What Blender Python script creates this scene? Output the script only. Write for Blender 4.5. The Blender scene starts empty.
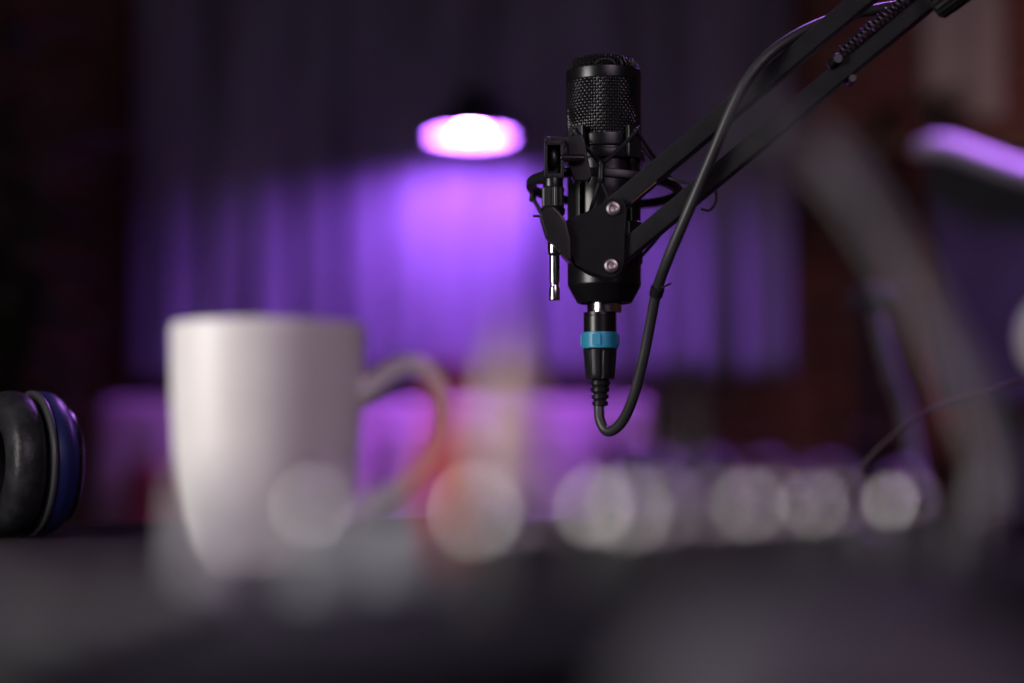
import bpy, bmesh, math, random
from mathutils import Vector, Matrix
random.seed(7)
S = bpy.context.scene
C = S.collection
PI = math.pi

# ------------------------------------------------------------------ camera geometry
FPX = 1991.1            # 70 mm on a 36 mm sensor, 1024 px wide
CAMH = 0.0425           # lens height above the desk top (desk top is z = 0)
TH = math.atan((472 - 341.5) / FPX)
FW = Vector((0, math.cos(TH), math.sin(TH)))
UP = Vector((0, -math.sin(TH), math.cos(TH)))
RT = Vector((1, 0, 0))
EYE = Vector((0, 0, CAMH))


def W(x, y, Y):
    """world point at distance Y (m) in front of the lens that is seen at picture position x, y"""
    d = FW + RT * ((x - 512) / FPX) + UP * ((341.5 - y) / FPX)
    return EYE + d * (Y / d.y)


# ------------------------------------------------------------------ materials
def principled(name, col, rough=0.5, metal=0.0, **kw):
    m = bpy.data.materials.new(name)
    m.use_nodes = True
    b = m.node_tree.nodes['Principled BSDF']
    b.inputs['Base Color'].default_value = (*col, 1)
    b.inputs['Roughness'].default_value = rough
    b.inputs['Metallic'].default_value = metal
    for k, v in kw.items():
        b.inputs[k].default_value = v
    return m


def noisy(m, col2, scale=20, detail=4, fac=(0.35, 0.7), stretch=(1, 1, 1), bump=0.0, bump_scale=None, rough=None):
    """mix a second colour in by noise, optional bump, optional roughness variation"""
    nt = m.node_tree
    N, L = nt.nodes, nt.links
    b = N['Principled BSDF']
    tc = N.new('ShaderNodeTexCoord')
    mp = N.new('ShaderNodeMapping')
    mp.inputs['Scale'].default_value = stretch
    L.new(tc.outputs['Object'], mp.inputs['Vector'])
    nz = N.new('ShaderNodeTexNoise')
    nz.inputs['Scale'].default_value = scale
    nz.inputs['Detail'].default_value = detail
    L.new(mp.outputs['Vector'], nz.inputs['Vector'])
    rp = N.new('ShaderNodeValToRGB')
    c1 = b.inputs['Base Color'].default_value
    rp.color_ramp.elements[0].position = fac[0]
    rp.color_ramp.elements[0].color = tuple(c1)
    rp.color_ramp.elements[1].position = fac[1]
    rp.color_ramp.elements[1].color = (*col2, 1)
    L.new(nz.outputs['Fac'], rp.inputs['Fac'])
    L.new(rp.outputs['Color'], b.inputs['Base Color'])
    if rough:
        mr = N.new('ShaderNodeMapRange')
        mr.inputs['To Min'].default_value = rough[0]
        mr.inputs['To Max'].default_value = rough[1]
        L.new(nz.outputs['Fac'], mr.inputs['Value'])
        L.new(mr.outputs['Result'], b.inputs['Roughness'])
    if bump:
        n2 = N.new('ShaderNodeTexNoise')
        n2.inputs['Scale'].default_value = bump_scale or scale * 6
        n2.inputs['Detail'].default_value = 3
        L.new(mp.outputs['Vector'], n2.inputs['Vector'])
        bp = N.new('ShaderNodeBump')
        bp.inputs['Strength'].default_value = bump
        bp.inputs['Distance'].default_value = 0.002
        L.new(n2.outputs['Fac'], bp.inputs['Height'])
        L.new(bp.outputs['Normal'], b.inputs['Normal'])
    return m


def brick_mat(name, c1, c2, mortar, side=False):
    m = principled(name, c1, 0.85)
    nt = m.node_tree
    N, L = nt.nodes, nt.links
    b = N['Principled BSDF']
    tc = N.new('ShaderNodeTexCoord')
    sp = N.new('ShaderNodeSeparateXYZ')
    mp = N.new('ShaderNodeCombineXYZ')
    L.new(tc.outputs['Object'], sp.inputs[0])
    L.new(sp.outputs[1 if side else 0], mp.inputs[0])
    L.new(sp.outputs[2], mp.inputs[1])
    br = N.new('ShaderNodeTexBrick')
    br.inputs['Scale'].default_value = 1.0
    br.inputs['Brick Width'].default_value = 0.23
    br.inputs['Row Height'].default_value = 0.075
    br.inputs['Mortar Size'].default_value = 0.006
    br.inputs['Color1'].default_value = (*c1, 1)
    br.inputs['Color2'].default_value = (*c2, 1)
    br.inputs['Mortar'].default_value = (*mortar, 1)
    L.new(mp.outputs['Vector'], br.inputs['Vector'])
    nz = N.new('ShaderNodeTexNoise')
    nz.inputs['Scale'].default_value = 9
    nz.inputs['Detail'].default_value = 5
    L.new(tc.outputs['Object'], nz.inputs['Vector'])
    mx = N.new('ShaderNodeMix')
    mx.data_type = 'RGBA'
    mx.blend_type = 'MULTIPLY'
    mx.inputs['Factor'].default_value = 0.6
    L.new(br.outputs['Color'], mx.inputs[6])
    L.new(nz.outputs['Color'], mx.inputs[7])
    L.new(mx.outputs[2], b.inputs['Base Color'])
    bp = N.new('ShaderNodeBump')
    bp.inputs['Strength'].default_value = 0.6
    bp.inputs['Distance'].default_value = 0.01
    L.new(br.outputs['Fac'], bp.inputs['Height'])
    bp.invert = True
    L.new(bp.outputs['Normal'], b.inputs['Normal'])
    return m


def emission(name, col, strength):
    m = bpy.data.materials.new(name)
    m.use_nodes = True
    nt = m.node_tree
    nt.nodes.remove(nt.nodes['Principled BSDF'])
    e = nt.nodes.new('ShaderNodeEmission')
    e.inputs['Color'].default_value = (*col, 1)
    e.inputs['Strength'].default_value = strength
    nt.links.new(e.outputs[0], nt.nodes['Material Output'].inputs['Surface'])
    return m


M = {}
M['black_metal'] = noisy(principled('satin_black_metal', (0.006, 0.006, 0.007), 0.3, 0.0), (0.008, 0.008, 0.009), 60, rough=(0.24, 0.34))
M['black_matte'] = noisy(principled('matte_black_paint', (0.016, 0.016, 0.018), 0.55), (0.022, 0.022, 0.024), 90, bump=0.05, bump_scale=700)
M['arm_paint'] = noisy(principled('black_powder_coat', (0.013, 0.013, 0.015), 0.34, **{'Specular IOR Level': 0.22}), (0.018, 0.018, 0.019), 120)
M['black_plastic'] = noisy(principled('black_plastic', (0.012, 0.012, 0.013), 0.30, **{'Specular IOR Level': 0.3}), (0.018, 0.018, 0.02), 80)
M['plate'] = noisy(principled('black_steel_plate', (0.010, 0.010, 0.011), 0.34, **{'Specular IOR Level': 0.12}), (0.013, 0.013, 0.014), 70)
M['cord'] = noisy(principled('black_elastic', (0.014, 0.014, 0.016), 0.6), (0.02, 0.02, 0.024), 300)
M['rubber'] = noisy(principled('black_cable_rubber', (0.030, 0.030, 0.032), 0.42), (0.042, 0.042, 0.045), 60)
M['grille_wire'] = noisy(principled('black_grille_wire', (0.026, 0.026, 0.028), 0.24, 0.6), (0.036, 0.036, 0.04), 200)
M['grille_core'] = principled('grille_core_dark', (0.003, 0.003, 0.003), 0.9)
M['chrome'] = noisy(principled('polished_steel', (0.72, 0.70, 0.69), 0.16, 1.0), (0.62, 0.60, 0.60), 120, rough=(0.10, 0.22))
M['screw'] = noisy(principled('pinkish_screw_steel', (0.62, 0.55, 0.55), 0.36, 1.0), (0.5, 0.45, 0.45), 300)
M['blue'] = noisy(principled('blue_plastic_ring', (0.032, 0.29, 0.47), 0.35), (0.04, 0.32, 0.50), 60)
M['ceramic'] = noisy(principled('white_glazed_ceramic', (0.80, 0.77, 0.75), 0.40), (0.77, 0.73, 0.71), 30)
M['leather'] = noisy(principled('black_earpad_leather', (0.013, 0.013, 0.015), 0.36, **{'Specular IOR Level': 0.2}), (0.028, 0.028, 0.03), 90, bump=0.2, bump_scale=250)
M['navy'] = noisy(principled('navy_shell', (0.012, 0.016, 0.085), 0.38), (0.014, 0.02, 0.10), 60)
M['seam'] = noisy(principled('grey_seam_trim', (0.05, 0.05, 0.053), 0.35), (0.06, 0.06, 0.065), 80)
M['earcloth'] = noisy(principled('earcup_mesh_cloth', (0.02, 0.02, 0.022), 0.8), (0.035, 0.035, 0.04), 400)
M['desk'] = noisy(principled('dark_stained_desk_wood', (0.021, 0.016, 0.019), 0.6, **{'Specular IOR Level': 0.0}), (0.033, 0.025, 0.028), 6, detail=6, stretch=(0.6, 8, 8), rough=(0.5, 0.65))
M['mixer_body'] = noisy(principled('mixer_black_case', (0.012, 0.012, 0.013), 0.6, **{'Specular IOR Level': 0.0}), (0.016, 0.016, 0.018), 80)
M['mixer_panel'] = noisy(principled('mixer_charcoal_panel', (0.055, 0.055, 0.064), 0.6, **{'Specular IOR Level': 0.0}), (0.07, 0.07, 0.08), 40)
M['knob_black'] = noisy(principled('knob_black', (0.03, 0.03, 0.033), 0.45), (0.04, 0.04, 0.045), 120)
M['knob_white'] = noisy(principled('knob_white', (0.72, 0.73, 0.76), 0.4), (0.66, 0.67, 0.70), 90)
M['knob_grey'] = noisy(principled('knob_grey', (0.34, 0.38, 0.39), 0.35), (0.30, 0.34, 0.35), 90)
M['red'] = noisy(principled('red_plug_shell', (0.75, 0.06, 0.04), 0.4), (0.68, 0.05, 0.04), 60)
M['cream'] = noisy(principled('cream_plug_shell', (0.88, 0.66, 0.55), 0.4), (0.84, 0.62, 0.52), 60)
M['neck'] = noisy(principled('grey_gooseneck', (0.42, 0.42, 0.43), 0.42), (0.46, 0.46, 0.47), 60)
M['mouse'] = noisy(principled('charcoal_mouse_plastic', (0.15, 0.145, 0.165), 0.6, **{'Specular IOR Level': 0.0}), (0.165, 0.16, 0.18), 60)
M['brick'] = brick_mat('dark_red_brick', (0.36, 0.11, 0.10), (0.24, 0.075, 0.07), (0.30, 0.23, 0.22))
M['brick_side'] = brick_mat('dark_red_brick_side', (0.36, 0.11, 0.10), (0.24, 0.075, 0.07), (0.30, 0.23, 0.22), True)
M['plaster'] = noisy(principled('dark_plaster', (0.16, 0.14, 0.15), 0.9), (0.19, 0.17, 0.18), 3)
M['floor'] = noisy(principled('dark_floor_boards', (0.10, 0.07, 0.06), 0.5), (0.14, 0.10, 0.085), 3, stretch=(8, 0.5, 1))
M['lamp_black'] = noisy(principled('lamp_black_enamel', (0.012, 0.012, 0.016), 0.45), (0.016, 0.016, 0.02), 20)
M['lamp_inner'] = principled('lamp_inner_white', (0.75, 0.72, 0.76), 0.5)
M['bulb'] = emission('glowing_violet_bulb', (0.41, 0.12, 1.0), 450)
M['curtain'] = noisy(principled('grey_curtain_cloth', (0.33, 0.32, 0.40), 0.9), (0.13, 0.125, 0.17), 2.2, detail=5, fac=(0.40, 0.72), stretch=(3.2, 1, 0.5))
M['sofa'] = noisy(principled('pale_sofa_fabric', (0.85, 0.62, 0.70), 0.9), (0.74, 0.52, 0.60), 8, bump=0.3, bump_scale=160)
M['cushion_dark'] = noisy(principled('dark_cushion_fabric', (0.05, 0.045, 0.06), 0.9), (0.07, 0.06, 0.08), 12)
M['cushion_red'] = noisy(principled('red_cushion_fabric', (0.35, 0.06, 0.08), 0.9), (0.42, 0.08, 0.1), 12)
M['wood'] = noisy(principled('brown_wood', (0.20, 0.115, 0.07), 0.55), (0.28, 0.17, 0.11), 5, stretch=(1, 6, 6))
M['leaf'] = noisy(principled('dark_green_leaf', (0.028, 0.05, 0.018), 0.5), (0.045, 0.07, 0.02), 6)
M['leaf_yellow'] = noisy(principled('yellow_green_leaf', (0.22, 0.20, 0.03), 0.5), (0.28, 0.24, 0.04), 6)
M['stem'] = noisy(principled('brown_stem', (0.06, 0.045, 0.03), 0.8), (0.08, 0.06, 0.04), 10)
M['pot'] = noisy(principled('dark_pot', (0.03, 0.03, 0.035), 0.5), (0.04, 0.04, 0.045), 10)
M['soil'] = principled('soil', (0.03, 0.02, 0.015), 1.0)
M['pale_canvas'] = noisy(principled('pale_canvas', (0.62, 0.56, 0.58), 0.9), (0.52, 0.46, 0.5), 5, stretch=(3, 1, 0.4))
M['chair_cloth'] = noisy(principled('chair_charcoal_mesh', (0.035, 0.037, 0.042), 0.8), (0.05, 0.05, 0.055), 30)
M['chair_rim'] = noisy(principled('chair_pale_plastic', (0.66, 0.62, 0.68), 0.45), (0.6, 0.56, 0.62), 10)
M['chair_arm'] = noisy(principled('chair_grey_plastic', (0.22, 0.21, 0.24), 0.5), (0.2, 0.19, 0.22), 10)
M['mauve'] = noisy(principled('rim_light_mauve', (0.06, 0.035, 0.045), 0.6), (0.055, 0.03, 0.04), 50)  # mauve imitates the pink rim light along an edge
M['orange_clay'] = noisy(principled('terracotta', (0.36, 0.12, 0.06), 0.7), (0.42, 0.16, 0.08), 12)
M['white_pot'] = noisy(principled('white_pot_glaze', (0.78, 0.76, 0.8), 0.35), (0.72, 0.70, 0.75), 12)
M['glass'] = principled('window_glass', (0.8, 0.85, 0.9), 0.05, 0.0, **{'Transmission Weight': 1.0, 'IOR': 1.45})


# ------------------------------------------------------------------ mesh helpers
def NB():
    return bmesh.new()


def basis(axis):
    a = Vector(axis).normalized()
    t = Vector((0, 0, 1)) if abs(a.z) < 0.9 else Vector((0, 1, 0))
    u = t.cross(a).normalized()
    v = a.cross(u)
    return a, u, v


def lathe(bm, prof, origin=(0, 0, 0), axis=(0, 0, 1), seg=48, cap=(True, True), ridges=None):
    """prof: list of (radius, height along axis)"""
    a, u, v = basis(axis)
    o = Vector(origin)
    rings = []
    for r, h in prof:
        ring = []
        for i in range(seg):
            t = 2 * PI * i / seg
            rr = r
            if ridges and ridges[0] <= h <= ridges[1]:
                rr = r * (1 - ridges[2] * (i % 2))
            ring.append(bm.verts.new(o + a * h + (u * math.cos(t) + v * math.sin(t)) * rr))
        rings.append(ring)
    for k in range(len(rings) - 1):
        for i in range(seg):
            j = (i + 1) % seg
            bm.faces.new((rings[k][i], rings[k][j], rings[k + 1][j], rings[k + 1][i]))
    if cap[0]:
        bm.faces.new(rings[0][::-1])
    if cap[1]:
        bm.faces.new(rings[-1])


def smooth_path(pts, n=8):
    """Catmull-Rom through pts"""
    P = [Vector(p) for p in pts]
    P = [P[0] * 2 - P[1]] + P + [P[-1] * 2 - P[-2]]
    out = []
    for i in range(1, len(P) - 2):
        p0, p1, p2, p3 = P[i - 1:i + 3]
        for k in range(n):
            t = k / n
            out.append(0.5 * ((2 * p1) + (p2 - p0) * t + (2 * p0 - 5 * p1 + 4 * p2 - p3) * t * t + (3 * p1 - p0 - 3 * p2 + p3) * t ** 3))
    out.append(P[-2])
    return out


def tube(bm, pts, r, seg=10, closed=False, cap=True):
    P = [Vector(p) for p in pts]
    n = len(P)
    rad = r if callable(r) else (lambda t: r)
    tang = []
    for i in range(n):
        if closed:
            d = P[(i + 1) % n] - P[i - 1]
        else:
            d = P[min(i + 1, n - 1)] - P[max(i - 1, 0)]
        tang.append(d.normalized() if d.length > 1e-12 else Vector((0, 0, 1)))
    _, u, _ = basis(tang[0])
    rings = []
    for i in range(n):
        t = tang[i]
        u = (u - t * u.dot(t)).normalized()
        v = t.cross(u)
        rr = rad(i / max(1, n - 1))
        rings.append([bm.verts.new(P[i] + (u * math.cos(2 * PI * k / seg) + v * math.sin(2 * PI * k / seg)) * rr) for k in range(seg)])
    for i in range(n if closed else n - 1):
        A, B = rings[i], rings[(i + 1) % n]
        for k in range(seg):
            j = (k + 1) % seg
            bm.faces.new((A[k], A[j], B[j], B[k]))
    if cap and not closed:
        bm.faces.new(rings[0][::-1])
        bm.faces.new(rings[-1])


def box(bm, c, size, rot=None, bevel=0.0, seg=2):
    b2 = bmesh.new()
    bmesh.ops.create_cube(b2, size=1)
    for v in b2.verts:
        v.co = Vector((v.co.x * size[0], v.co.y * size[1], v.co.z * size[2]))
    if bevel:
        bmesh.ops.bevel(b2, geom=list(b2.edges), offset=bevel, segments=seg, profile=0.5, affect='EDGES')
    mat = (rot.to_4x4() if rot is not None else Matrix.Identity(4))
    mat = Matrix.Translation(Vector(c)) @ mat
    b2.transform(mat)
    add(bm, b2)


def add(bm, b2):
    me = bpy.data.meshes.new('tmp')
    b2.to_mesh(me)
    b2.free()
    bm.from_mesh(me)
    bpy.data.meshes.remove(me)


def bar(bm, p, q, w, h, upv=(0, 0, 1), bevel=0.0008):
    """rectangular bar from p to q: w across, h in the plane of upv"""
    p, q = Vector(p), Vector(q)
    a = (q - p).normalized()
    s = a.cross(Vector(upv)).normalized()
    t = s.cross(a)
    rot = Matrix((a, s, t)).transposed()
    box(bm, (p + q) / 2, ((q - p).length, w, h), rot, bevel)


def extrude_poly(bm, pts, thick, bevel=0.0):
    """pts: 3-D outline in a plane facing -Y, extruded by thick along +Y"""
    b2 = bmesh.new()
    a = [b2.verts.new(Vector(p)) for p in pts]
    b = [b2.verts.new(Vector(p) + Vector((0, thick, 0))) for p in pts]
    n = len(pts)
    b2.faces.new(a)
    b2.faces.new(b[::-1])
    for i in range(n):
        j = (i + 1) % n
        b2.faces.new((a[j], a[i], b[i], b[j]))
    bmesh.ops.recalc_face_normals(b2, faces=b2.faces)
    if bevel:
        bmesh.ops.bevel(b2, geom=list(b2.edges), offset=bevel, segments=2, profile=0.5, affect='EDGES')
    add(bm, b2)


def ball(bm, c, r, scale=(1, 1, 1), rot=None, u=24, v=14):
    b2 = bmesh.new()
    bmesh.ops.create_uvsphere(b2, u_segments=u, v_segments=v, radius=r)
    for w in b2.verts:
        w.co = Vector((w.co.x * scale[0], w.co.y * scale[1], w.co.z * scale[2]))
    m = Matrix.Translation(Vector(c)) @ (rot.to_4x4() if rot is not None else Matrix.Identity(4))
    b2.transform(m)
    add(bm, b2)


ORG = {}


def thing(name, label, cat, loc, group=None):
    o = bpy.data.objects.new(name, None)
    o.empty_display_size = 0.02
    C.objects.link(o)
    o.location = loc
    o['label'] = label
    o['category'] = cat
    if group:
        o['group'] = group
    ORG[o.name] = Vector(loc)
    return o


def obj(name, bm, m, parent=None, loc=None, smooth=True, angle=40, label=None):
    """links the bmesh (built in world coordinates) as one mesh object, origin at the parent's origin or at loc"""
    org = ORG[parent.name] if parent is not None else Vector(loc or (0, 0, 0))
    bmesh.ops.recalc_face_normals(bm, faces=bm.faces)
    bmesh.ops.translate(bm, verts=bm.verts, vec=-org)
    me = bpy.data.meshes.new(name)
    bm.to_mesh(me)
    bm.free()
    ms = m if isinstance(m, (list, tuple)) else [m]
    for k in ms:
        me.materials.append(k)
    if smooth:
        me.polygons.foreach_set('use_smooth', [True] * len(me.polygons))
        try:
            me.set_sharp_from_angle(angle=math.radians(angle))
        except Exception:
            pass
    o = bpy.data.objects.new(name, me)
    C.objects.link(o)
    if smooth and len(me.polygons) < 20000:
        wn = o.modifiers.new('weighted_normals', 'WEIGHTED_NORMAL')
        wn.keep_sharp = True
        wn.weight = 60
    if parent is not None:
        o.parent = parent
        ORG[o.name] = org
    else:
        o.location = org
        ORG[o.name] = org
    if label:
        o['label'] = label
    return o


def tag(o, label, cat, group=None, kind=None):
    o['label'] = label
    o['category'] = cat
    if group:
        o['group'] = group
    if kind:
        o['kind'] = kind
    return o


def struct(name, bm, m, label=None, cat=None):
    o = obj(name, bm, m, smooth=False)
    o['kind'] = 'structure'
    if label:
        o['label'] = label
    if cat:
        o['category'] = cat
    return o


# ------------------------------------------------------------------ room
FZ, CZ = -0.75, 2.05
XL, XR, YB, YF = -3.0, 2.6, 6.30, -2.0
# back wall with a window opening; curtain hangs in front
wx0, wx1 = W(175, 200, YB).x, W(750, 200, YB).x
wz0, wz1 = W(500, 358, YB).z, 1.72
bm = NB()
T = 0.3
for (x0, x1, z0, z1) in ((XL, wx0, FZ, CZ), (wx1, XR, FZ, CZ), (wx0, wx1, FZ, wz0), (wx0, wx1, wz1, CZ)):
    box(bm, ((x0 + x1) / 2, YB + T / 2, (z0 + z1) / 2), (x1 - x0, T, z1 - z0))
struct('wall_back', bm, M['brick'], 'dark red brick wall behind the curtain and pendant lamp', 'wall')
bm = NB(); box(bm, (XL - 0.1, (YB + YF) / 2, (FZ + CZ) / 2), (0.2, YB - YF, CZ - FZ)); struct('wall_left', bm, M['brick_side'], 'dim brick wall along the left side of the room', 'wall')
bm = NB(); box(bm, (XR + 0.1, (YB + YF) / 2, (FZ + CZ) / 2), (0.2, YB - YF, CZ - FZ)); struct('wall_right', bm, M['brick_side'], 'dim brick wall along the right side of the room', 'wall')
bm = NB(); box(bm, ((XL + XR) / 2, YF - 0.1, (FZ + CZ) / 2), (XR - XL, 0.2, CZ - FZ)); struct('wall_front', bm, M['plaster'], 'dark plaster wall behind the camera', 'wall')
bm = NB(); box(bm, ((XL + XR) / 2, (YB + YF) / 2, FZ - 0.05), (XR - XL, YB - YF, 0.1)); struct('floor', bm, M['floor'], 'dark boarded floor of the studio', 'floor')
bm = NB(); box(bm, ((XL + XR) / 2, (YB + YF) / 2, CZ + 0.05), (XR - XL, YB - YF, 0.1)); struct('ceiling', bm, M['plaster'], 'dark ceiling of the studio', 'ceiling')
# window
bm = NB()
fw = 0.05
for (x0, x1, z0, z1) in ((wx0, wx0 + fw, wz0, wz1), (wx1 - fw, wx1, wz0, wz1), (wx0, wx1, wz0, wz0 + fw), (wx0, wx1, wz1 - fw, wz1), ((wx0 + wx1) / 2 - .03, (wx0 + wx1) / 2 + .03, wz0, wz1)):
    box(bm, ((x0 + x1) / 2, YB + 0.12, (z0 + z1) / 2), (x1 - x0, 0.06, z1 - z0), bevel=0.004)
win = struct('window_1', bm, M['lamp_black'], 'dark framed window behind the curtain', 'window')
bm = NB()
box(bm, ((wx0 + wx1) / 2, YB + 0.12, (wz0 + wz1) / 2), (wx1 - wx0 - fw, 0.006, wz1 - wz0 - fw))
obj('pane', bm, M['glass'], win, smooth=False)

# curtain
YC = 6.10
cx0, cx1 = W(134, 300, YC).x, W(792, 300, YC).x
cz0, cz1 = W(460, 377, YC).z, 1.86
cr = thing('curtain', 'wide grey curtain hung in folds behind the pendant lamp, lit violet', 'curtain', ((cx0 + cx1) / 2, YC, cz0))
bm = NB()
nx, nz = 420, 24
cols = []
ph = [random.uniform(0, 6.28) for _ in range(8)]
for i in range(nx + 1):
    s = i / nx
    x = cx0 + (cx1 - cx0) * s
    col = []
    for k in range(nz + 1):
        t = k / nz
        z = cz0 + (cz1 - cz0) * t
        amp = 0.011 * (1 - 0.35 * t)
        y = YC + amp * (math.sin(x * 46 + ph[0] + 0.8 * math.sin(x * 5 + ph[1])) * 0.6 + 0.5 * math.sin(x * 23 + ph[2] + 0.5 * t) + 0.25 * math.sin(x * 91 + ph[3]))
        col.append(bm.verts.new((x, y, z)))
    cols.append(col)
for i in range(nx):
    for k in range(nz):
        bm.faces.new((cols[i][k], cols[i + 1][k], cols[i + 1][k + 1], cols[i][k + 1]))
o = obj('drape', bm, M['curtain'], cr, angle=80)
sm = o.modifiers.new('thick', 'SOLIDIFY'); sm.thickness = 0.003
bm = NB()
tube(bm, [(cx0 - .12, YC, 1.88), (cx1 + .12, YC, 1.88)], 0.012, 12)
for sx in (cx0 - .13, cx1 + .13):
    ball(bm, (sx, YC, 1.88), 0.022)
obj('rod', bm, M['lamp_black'], cr)
for sx in (cx0 - .06, cx1 + .06):
    bm = NB()
    box(bm, (sx, (YC + YB) / 2, 1.88), (0.02, YB - YC + .004, 0.02), bevel=0.003)
    obj('bracket', bm, M['lamp_black'], cr)

# pendant lamp
YL = 5.80
lc = W(471, 137, YL)
lr = 42 / FPX * YL * 1.0
pl = thing('pendant_lamp', 'black pendant lamp with a glowing violet-white bulb hanging before the curtain', 'lamp', lc)
hz = lr * 0.95
prof = [(lr, 0), (lr * .985, lr * .12), (lr * .90, lr * .30), (lr * .72, lr * .48), (lr * .50, lr * .62), (lr * .36, lr * .78), (lr * .32, lr * 1.05), (lr * .28, lr * 1.12)]
bm = NB()
lathe(bm, prof, lc, cap=(False, True))
sh = obj('shade', bm, M['lamp_black'], pl)
bm = NB()
lathe(bm, [(r - .004, h - (0 if i == 0 else .004)) for i, (r, h) in enumerate(prof[:6])], lc, cap=(False, True))
obj('shade_lining', bm, M['lamp_inner'], sh)
bm = NB()
lathe(bm, [(.02, lr * .50), (.022, lr * .62), (.022, lr * .76)], lc)
obj('socket', bm, M['lamp_black'], pl)
bm = NB()
lathe(bm, [(.004, lr * .10), (.030, lr * .12), (.046, lr * .20), (.054, lr * .31), (.046, lr * .44), (.030, lr * .52), (.018, lr * .57)], lc)
obj('bulb', bm, M['bulb'], pl)
bm = NB()
tube(bm, [lc + Vector((0, 0, lr * 1.1)), Vector((lc.x, lc.y, CZ - .02))], 0.004, 8)
obj('cord', bm, M['rubber'], pl)
bm = NB()
lathe(bm, [(.05, 0), (.05, .012), (.03, .03)], (lc.x, lc.y, CZ), axis=(0, 0, -1))
obj('ceiling_cup', bm, M['lamp_black'], pl)

# sofa below the lamp
YS = 5.98
sx0, sx1 = W(86, 450, YS).x, W(668, 450, YS).x
stz = W(460, 398, YS).z
sf = thing('sofa', 'pale fabric sofa under the pendant lamp, lit pink and violet', 'sofa', ((sx0 + sx1) / 2, YS, FZ))
w = sx1 - sx0
bm = NB(); box(bm, ((sx0 + sx1) / 2, YS + .10, (FZ + .12 + stz) / 2), (w - .04, 0.20, stz - FZ - .12), bevel=0.05, seg=5); obj('backrest', bm, M['sofa'], sf)
bm = NB(); box(bm, ((sx0 + sx1) / 2, YS - .36, FZ + .22), (w - .34, 0.72, 0.22), bevel=0.02, seg=3); obj('base', bm, M['sofa'], sf)
for k in (0, 1):
    cw = (w - .36) / 2
    bm = NB(); box(bm, (sx0 + .18 + cw * (k + .5), YS - .40, FZ + .41), (cw - .01, 0.66, 0.16), bevel=0.045, seg=5); obj('seat_cushion', bm, M['sofa'], sf)
    bm = NB(); box(bm, (sx0 + .18 + cw * (k + .5), YS - .13, FZ + .70), (cw - .015, 0.17, 0.46), Matrix.Rotation(math.radians(-20), 3, 'X'), bevel=0.06, seg=5); obj('back_cushion', bm, M['sofa'], sf)
for sx in (sx0 + .09, sx1 - .09):
    bm = NB(); box(bm, (sx, YS - .28, FZ + .35), (.17, 0.86, 0.50), bevel=0.05, seg=5); obj('armrest', bm, M['sofa'], sf)
for sx in (sx0 + .1, sx1 - .1):
    for sy in (YS - .62, YS + .12):
        bm = NB(); lathe(bm, [(.018, 0), (.026, .13)], (sx, sy, FZ), seg=16); obj('leg', bm, M['wood'], sf)


def pillow(name, c, s, mat, label, rz=0, rx=-0.15):
    bm = NB()
    b2 = bmesh.new()
    n = 14
    grid = {}
    for side in (1, -1):
        for i in range(n + 1):
            for j in range(n + 1):
                u, v = i / n * 2 - 1, j / n * 2 - 1
                f = max(0, (1 - u * u) * (1 - v * v)) ** 0.45
                e = 1 - 0.07 * (1 - abs(u * v))
                grid[side, i, j] = b2.verts.new((u * s[0] / 2 * (1 - .06 * (1 - v * v)), side * f * s[1] / 2, v * s[2] / 2 * (1 - .06 * (1 - u * u))))
        for i in range(n):
            for j in range(n):
                q = [grid[side, i, j], grid[side, i + 1, j], grid[side, i + 1, j + 1], grid[side, i, j + 1]]
                b2.faces.new(q if side < 0 else q[::-1])
    bmesh.ops.remove_doubles(b2, verts=b2.verts, dist=1e-5)
    b2.transform(Matrix.Translation(Vector(c)) @ Matrix.Rotation(rz, 4, 'Z') @ Matrix.Rotation(rx, 4, 'X'))
    add(bm, b2)
    o = obj(name, bm, mat, loc=c, angle=80)
    return tag(o, label, 'cushion')


pc = W(690, 452, 5.7); pillow('throw_cushion', (pc.x - .06, YS - .42, FZ + .69), (.34, .13, .34), M['cushion_dark'], 'dark throw cushion propped at the right end of the pale sofa', 0.1)
pc = W(168, 455, 5.7); pillow('throw_cushion', (pc.x + .05, YS - .42, FZ + .67), (.30, .13, .30), M['cushion_red'], 'dull red throw cushion on the pale sofa, seen left of the white mug', -0.1)

# ------------------------------------------------------------------ desk
dk = thing('desk', 'long dark wooden desk carrying the mug, mixer and headphones', 'desk', (0, 0.8, FZ))
dx0, dx1, dy0, dy1 = -1.0, 1.0, -0.15, 1.70
bm = NB(); box(bm, (0, (dy0 + dy1) / 2, -0.016), (dx1 - dx0, dy1 - dy0, 0.032), bevel=0.003); obj('desktop', bm, M['desk'], dk)
for lx in (dx0 + .08, dx1 - .08):
    for ly in (dy0 + .08, dy1 - .08):
        bm = NB(); box(bm, (lx, ly, (FZ - .032) / 2), (.06, .06, -FZ - .032), bevel=0.004); obj('leg', bm, M['black_matte'], dk)
for ly in (dy0 + .08, dy1 - .08):
    bm = NB(); box(bm, (0, ly, -.065), (dx1 - dx0 - .22, .03, .066), bevel=0.003); obj('rail', bm, M['black_matte'], dk)

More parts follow.
